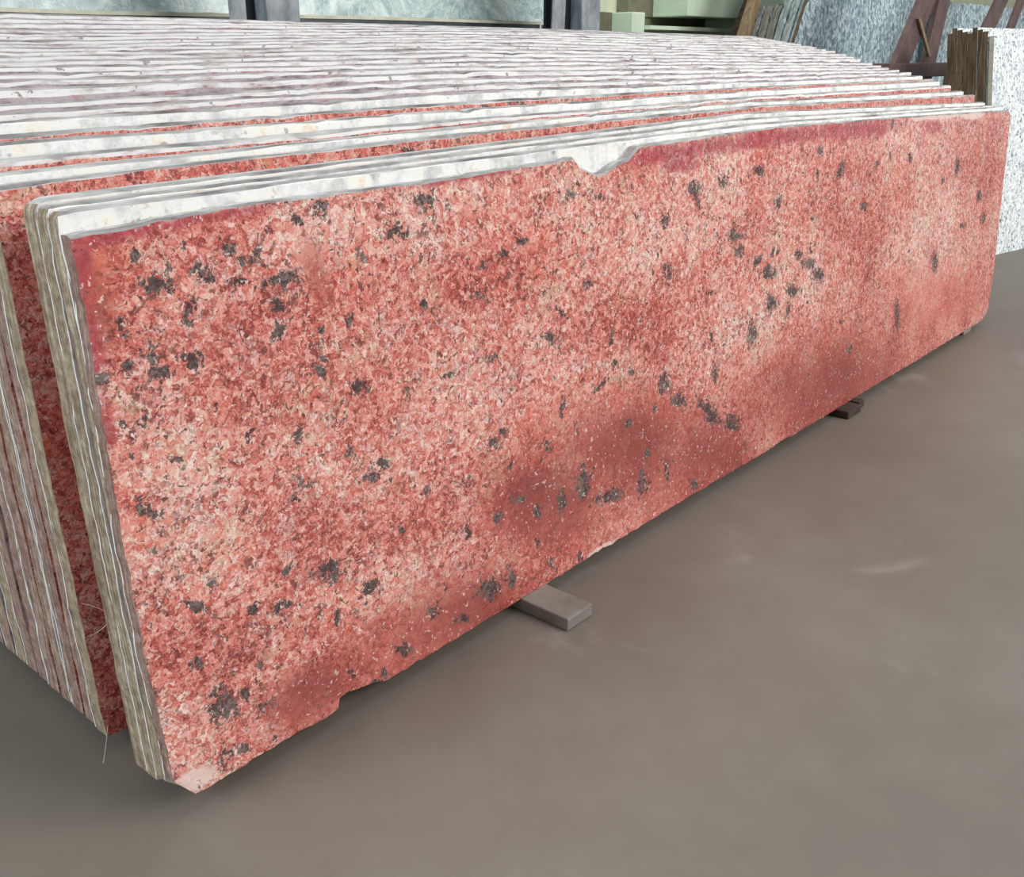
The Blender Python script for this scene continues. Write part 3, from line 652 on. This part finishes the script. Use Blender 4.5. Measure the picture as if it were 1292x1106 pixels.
# --- bearers under the stack ------------------------------------------
mb = MB(); mb.box(.668, .738, -.102, 1.09, 0, .0243)
b = mb.build('concrete_bearer', M['concrete_block'], None, .003)
tag(b, 'grey concrete bearer block poking out from under the front red slab', 'bearer', 'bearers under the stack')
mb = MB(); mb.box(1.975, 2.060, -.034, 1.09, 0, .0215)
b = mb.build('timber_bearer', M['dark_wood'], None, .003)
tag(b, 'dark broken timber bearer end under the right half of the red slab', 'bearer', 'bearers under the stack')
mb = MB(); mb.box(2.075, 2.110, -.022, .30, 0, .0205)
b = mb.build('timber_wedge', M['dark_wood'], None, .003)
tag(b, 'small dark timber wedge just right of the broken timber bearer', 'wedge')
mb = MB(); mb.box(3.05, 3.13, .01, 1.09, 0, .0243)
b = mb.build('concrete_bearer', M['concrete_block'], None, .003)
tag(b, 'grey concrete bearer under the far right end of the red stack', 'bearer', 'bearers under the stack')

# ------------------------------------------------------------------ marble behind the stack
def plain_slab(name, outline, th, loc, rot, mats, parent=None, label=None, cat=None, group=None, wob=.004, seed=0, sub=.06):
    """outline in (x, z), front face at y=0; ragged rim; mats = face, edge"""
    r = random.Random(seed)
    pts = []
    for (a, b) in zip(outline, outline[1:] + outline[:1]):
        L = math.dist(a, b); k = max(1, int(L / sub))
        for j in range(k):
            f = j / k
            q = [a[0] + (b[0] - a[0]) * f, a[1] + (b[1] - a[1]) * f]
            if j:
                q[0] += r.uniform(-wob, wob); q[1] += r.uniform(-wob, wob)
            if q[1] < 0.003: q[1] = 0.0
            pts.append(q)
    m = len(pts)
    v = [(x, 0, z) for x, z in pts] + [(x, th, z) for x, z in pts]
    f = [tuple(range(m)), tuple(range(2 * m - 1, m - 1, -1))]
    mi = [0, 0]
    for j in range(m):
        f.append((j, j + m, (j + 1) % m + m, (j + 1) % m)); mi.append(1)
    if len(mats) > 2:               # upward rim gets the third material
        for j in range(m):
            a, b = pts[j], pts[(j + 1) % m]
            if abs(b[0] - a[0]) > abs(b[1] - a[1]) and (a[1] + b[1]) / 2 > max(p[1] for p in pts) * .6:
                mi[2 + j] = 2
    o = mesh_obj(name, v, f, mats, parent, mi)
    o.location = loc; o.rotation_euler = rot
    if label: tag(o, label, cat, group)
    return o

MG = 'grey green marble slabs'
plain_slab('marble_slab', [(.10, 0), (2.925, 0), (2.965, 1.13), (2.93, 1.60), (.10, 1.60)], .02, (0, 1.62, 0), (-math.radians(7), 0, 0),
           [M['marble'], M['cream_edge']], label='tall veined grey green marble slab leaning behind the black posts', cat='marble slab', group=MG, wob=.002, seed=1)
plain_slab('marble_slab', [(.0, 0), (2.845, 0), (2.845, 1.026), (.9, 1.020), (.0, 1.023)], .02, (0, 1.595, 0), (-math.radians(7), 0, 0),
           [M['dark_stone'], M['cream_edge'], M['dark_stone']], label='dark stone slab, its short end just right of the cream edged slab', cat='marble slab', group=MG, wob=.002, seed=2)
plain_slab('marble_slab', [(.0, 0), (2.775, 0), (2.775, 1.035), (1.9, 1.033), (.9, 1.022), (.0, 1.024)], .022, (0, 1.565, 0), (-math.radians(7), 0, 0),
           [M['dark_stone'], M['cream_edge']], label='low dark stone slab with a cream sawn top edge before the marble', cat='marble slab', group=MG, wob=.002, seed=3)

low = [o for o in C.objects if o.name.startswith('marble_slab')][-1]
mb = MB()
for (x0, z0), (x1, z1) in zip([(.005, 1.0235), (.9, 1.0215), (1.9, 1.0325)], [(.9, 1.0215), (1.9, 1.0325), (2.77, 1.0345)]):
    mb.hexa([(x0, -.003, z0 - .010), (x1, -.003, z1 - .010), (x1, -.0005, z1 - .010), (x0, -.0005, z0 - .010), (x0, -.003, z0), (x1, -.003, z1), (x1, -.0005, z1), (x0, -.0005, z0)])
mb.hexa([(2.762, -.003, .70), (2.772, -.003, .70), (2.772, -.0005, .70), (2.762, -.0005, .70), (2.762, -.003, 1.024), (2.772, -.003, 1.024), (2.772, -.0005, 1.024), (2.762, -.0005, 1.024)])
o = mb.build('sawn_band', M['cream_edge'], low); o['label'] = 'cream sawn band along the rim'

# ------------------------------------------------------------------ black posts
def post(x0, x1, x2, x3, x4, y, label, dx):
    o = empty('steel_post', (x2, y, 0))
    tag(o, label, 'post', 'steel posts behind the stack')
    def pl(n, ax0, ax1, ay0, ay1, m, lean=0.0):
        b = MB(); zt = 2.4
        b.hexa([(ax0 - x2, ay0, 0), (ax1 - x2, ay0, 0), (ax1 - x2, ay1, 0), (ax0 - x2, ay1, 0),
                (ax0 - x2 + lean, ay0, zt), (ax1 - x2 + lean, ay0, zt), (ax1 - x2 + lean, ay1, zt), (ax0 - x2 + lean, ay1, zt)])
        return b.build(n, m, o, .002)
    pl('box_column', x3, x4, 0, .07, M['navy_steel'])
    pl('void_shade_web', x1 + .002, x3 - .002, .05, .062, M['black_steel_void'])  # black sheet paints in the dark void between flange and column
    pl('flange', x0, x1, .0, .008, M['navy_steel'], dx)
    pl('base_plate', x0 - .03, x4 + .03, -.03, .10, M['black_steel_void']).scale = (1, 1, .004)
post(1.135, 1.185, 1.225, 1.262, 1.372, 1.40, 'dark steel post with a pale mottled front face, the left one behind the stack', .03)
post(2.435, 2.505, 2.575, 2.655, 2.768, 1.40, 'dark blue steel post, the right one behind the stack near the green wall', .12)

# ------------------------------------------------------------------ the shell
def struct(name, mb, mat, bevel=0):
    o = mb.build(name, mat, None, bevel); o['kind'] = 'structure'; return o
mb = MB(); mb.box(-9, 18, -9, 9, -.12, 0); struct('floor', mb, M['floor'])
mb = MB(); mb.box(-9, 18, 2.62, 2.82, 0, 3.2); struct('wall_back', mb, M['green_wall'])
# bare cement patch, jamb, ledge and mint beam of the wall beside the right post
mb = MB(); mb.box(4.05, 4.50, 2.56, 2.62, 0, 1.13); struct('trim_1', mb, M['bare_cement'])
mb = MB(); mb.box(4.475, 4.60, 2.42, 2.62, 0, 1.13); struct('trim_2', mb, M['mint_paint'], .006)
mb = MB(); mb.box(4.86, 6.05, 2.30, 2.62, 1.115, 1.46); struct('trim_3', mb, M['mint_paint'], .006)
mb = MB(); mb.box(4.60, 5.60, 2.38, 2.62, 1.040, 1.062); struct('trim_4', mb, M['mint_paint'], .003)
mb = MB(); mb.box(4.60, 4.86, 2.54, 2.62, 1.115, 1.28); mb.box(4.66, 5.5, 2.56, 2.62, 1.062, 1.115); struct('trim_5', mb, M['bare_cement'])

# ------------------------------------------------------------------ grey granite at the back right
GG = 'blue grey granite slabs'
def raked(xl, z, k=.57): return xl + k * (z - .97)
for k in range(6):
    zt = 1.62 - .02 * (k % 3); xl = 4.885 + .012 * (k % 2)
    lab = 'front blue grey granite slab of the tall leaning stack, its flaked face in view' if k == 0 else \
          'tall granite slab seen edge on, %s back from the flaked grey face' % ORD[k]
    plain_slab('granite_slab', [(raked(xl, 0), 0), (7.0, 0), (7.0, zt), (raked(xl, zt), zt)], .019, (0, 1.60 + .024 * k, 0), (-math.radians(2), 0, 0),
               [M['grey_granite'], M['edge_brown'] if k == 0 else M['edge_grey']], label=lab, cat='granite slab', group=GG, wob=.006, seed=40 + k)
for k in range(5):
    zt = 1.165 + .008 * (k % 2); xl = 4.93 + .014 * (k % 2)
    plain_slab('granite_slab', [(raked(xl, 0), 0), (6.6, 0), (6.6, zt), (raked(xl, zt), zt)], .021, (0, 1.765 + .028 * k, 0), (-math.radians(2), 0, 0),
               [M['grey_granite'], M['edge_dun'], M['rough_top']], label='low grey slab end beside the tan timber, %s from the tall stack' % ('first', 'second', 'third', 'fourth', 'fifth')[k],
               cat='granite slab', group='low grey slab ends', wob=.006, seed=60 + k)
plain_slab('granite_slab', [(6.70, 0), (11.5, 0), (11.5, 1.235), (9.0, 1.245), (6.70, 1.235)], .02, (0, 1.48, 0), (-math.radians(1.5), 0, 0),
           [M['grey_granite'], M['edge_grey'], M['rough_top']], label='long grey granite slab far behind the white speckled stack, seen between brown legs', cat='granite slab', group=GG, wob=.006, seed=80)

# tan timber leaning beside them
mb = MB(); mb.bar((4.40, 1.96, 0), (5.36, 1.96, 1.9), .075, .05)
tag(mb.build('timber_prop', M['tan_wood'], None, .003), 'tan timber prop leaning left of the grey slab edges', 'timber')
mb = MB(); mb.bar((4.60, 2.22, 0), (5.52, 2.22, 1.30), .10, .06)
tag(mb.build('timber_prop', M['dark_wood'], None, .003), 'dark brown timber standing in shade left of the tan prop', 'timber')

# ------------------------------------------------------------------ brown steel A-frames
def leg(mbx, x0, z0, x1, z1, y, w, dpt, zlo=0.0, zhi=1.75):
    f = lambda z: x0 + (x1 - x0) * (z - z0) / (z1 - z0)
    mbx.bar((f(zlo), y, zlo), (f(zhi), y, zhi), w, dpt)
fr = empty('slab_rack', (4.9, 1.05, 0))
tag(fr, 'brown steel rack with sloping legs and a cross brace before the grey granite', 'rack', 'brown slab racks')
def part(name, mat, fn, root, bevel=.003):
    m = MB(); fn(m)
    m.v = [(x - root.location[0], y - root.location[1], z) for x, y, z in m.v]
    return m.build(name, mat, root, bevel)
part('leg', M['brown_steel'], lambda m: leg(m, 4.74, .85, 5.00, 1.165, 1.0, .20, .03), fr)
part('leg', M['brown_steel'], lambda m: leg(m, 5.15, .865, 5.235, 1.17, 1.0, .16, .03), fr)
part('cross_brace', M['tan_wood'], lambda m: m.bar((4.87, .975, 1.075), (5.09, .975, .90), .035, .012), fr, .002)
part('base_rail', M['brown_steel'], lambda m: m.box(4.50, 5.52, .95, 1.03, .80, .868), fr)
part('base_rail', M['brown_steel'], lambda m: m.box(4.0, 5.5, .93, 1.07, 0, .06), fr)
fr2 = empty('slab_rack', (6.3, 1.0, 0))
tag(fr2, 'brown steel rack whose two legs rise above the white speckled slabs', 'rack', 'brown slab racks')
part('leg', M['brown_steel'], lambda m: leg(m, 6.10, 1.085, 6.23, 1.208, 1.0, .22, .02, .8), fr2)
part('leg', M['brown_steel'], lambda m: leg(m, 6.52, 1.080, 6.63, 1.224, 1.0, .13, .02, .8), fr2)
part('base_rail', M['brown_steel'], lambda m: m.box(5.64, 6.9, .93, 1.07, .72, .80), fr2)
part('foot', M['brown_steel'], lambda m: m.box(5.7, 5.8, .95, 1.05, 0, .72), fr2)
part('foot', M['brown_steel'], lambda m: m.box(6.7, 6.8, .95, 1.05, 0, .72), fr2)

# ------------------------------------------------------------------ white speckled granite at the right
ang = math.atan2(-.054, .27)
u = Vector((math.cos(ang), math.sin(ang), 0)); nb = Vector((-math.sin(ang), math.cos(ang), 0))
LW = math.radians(8.5)
for k in range(9):
    rs = random.Random(700 + k)
    z = 1.0 + (0 if k == 0 else .012 + .008 * (k % 4))
    x0 = 0 if k == 0 else rs.uniform(-.001, .001)
    off = 0 if k == 0 else .004 + .0248 * k
    loc = Vector((4.595, .395, 0)) + nb * off
    lab = 'white granite slab with black specks at the far right, front of its stack' if k == 0 else \
          'brown ended slab of the speckled stack, %s behind the white face' % ORD[k - 1].replace('front', 'first')
    plain_slab('granite_slab', [(x0, 0), (1.5, 0), (1.5, z), (x0 + .012, z)], .021 if k == 0 else .0245, loc, (0, 0, 0),
               [M['white_granite'], M['edge_beige'] if k == 0 else M['edge_brown'], M['rough_top']], label=lab, cat='granite slab', group='white speckled granite stack', wob=.0015, seed=90 + k)
    o = [q for q in C.objects if q.name.startswith('granite_slab')][-1]
    o.matrix_world = Matrix.Translation(loc) @ Matrix.Rotation(ang, 4, 'Z') @ Matrix.Rotation(-LW, 4, 'X')

# ------------------------------------------------------------------ light
w = bpy.data.worlds.new('world'); SC.world = w; w.use_nodes = True
bg = w.node_tree.nodes['Background']; bg.inputs[0].default_value = (.93, .97, 1, 1); bg.inputs[1].default_value = .50
def area(name, loc, target, sx, sy, power, col):
    l = bpy.data.lights.new(name, 'AREA'); l.shape = 'RECTANGLE'; l.size = sx; l.size_y = sy; l.energy = power; l.color = col
    o = bpy.data.objects.new(name, l); link(o); o.location = loc
    o.rotation_euler = (Vector(target) - Vector(loc)).to_track_quat('-Z', 'Y').to_euler()
    return o
area('open_front', (4.2, -6.3, 4.4), (1.6, .1, .5), 6, 3.2, 680, (1, .985, .965))
area('skylight', (2.2, .8, 5.5), (2.0, .8, 0), 5, 3, 110, (.97, .99, 1))
area('open_side', (-5.5, 2.5, 3.5), (0, .3, .3), 4, 3, 620, (.80, .91, 1))

# ------------------------------------------------------------------ camera
cam = bpy.data.cameras.new('camera'); co = bpy.data.objects.new('camera', cam); link(co)
R = ((0.65359341, -0.27551513, 0.70491635), (-0.75684586, -0.23792807, 0.60874838), (0, -0.93138695, -0.3640307))
m = Matrix(((R[0][0], -R[0][1], -R[0][2], -0.47062387), (R[1][0], -R[1][1], -R[1][2], -0.96135383),
            (R[2][0], -R[2][1], -R[2][2], 0.90690742), (0, 0, 0, 1)))
co.matrix_world = m
cam.sensor_fit = 'HORIZONTAL'; cam.sensor_width = 36; cam.lens = 1238.0144 / 1292 * 36
cam.clip_start = .02; cam.clip_end = 200
SC.camera = co
SC.view_settings.view_transform = 'Standard'; SC.view_settings.look = 'None'
SC.view_settings.gamma = 1; SC.view_settings.use_curve_mapping = False
SC.view_settings.exposure = -0.03
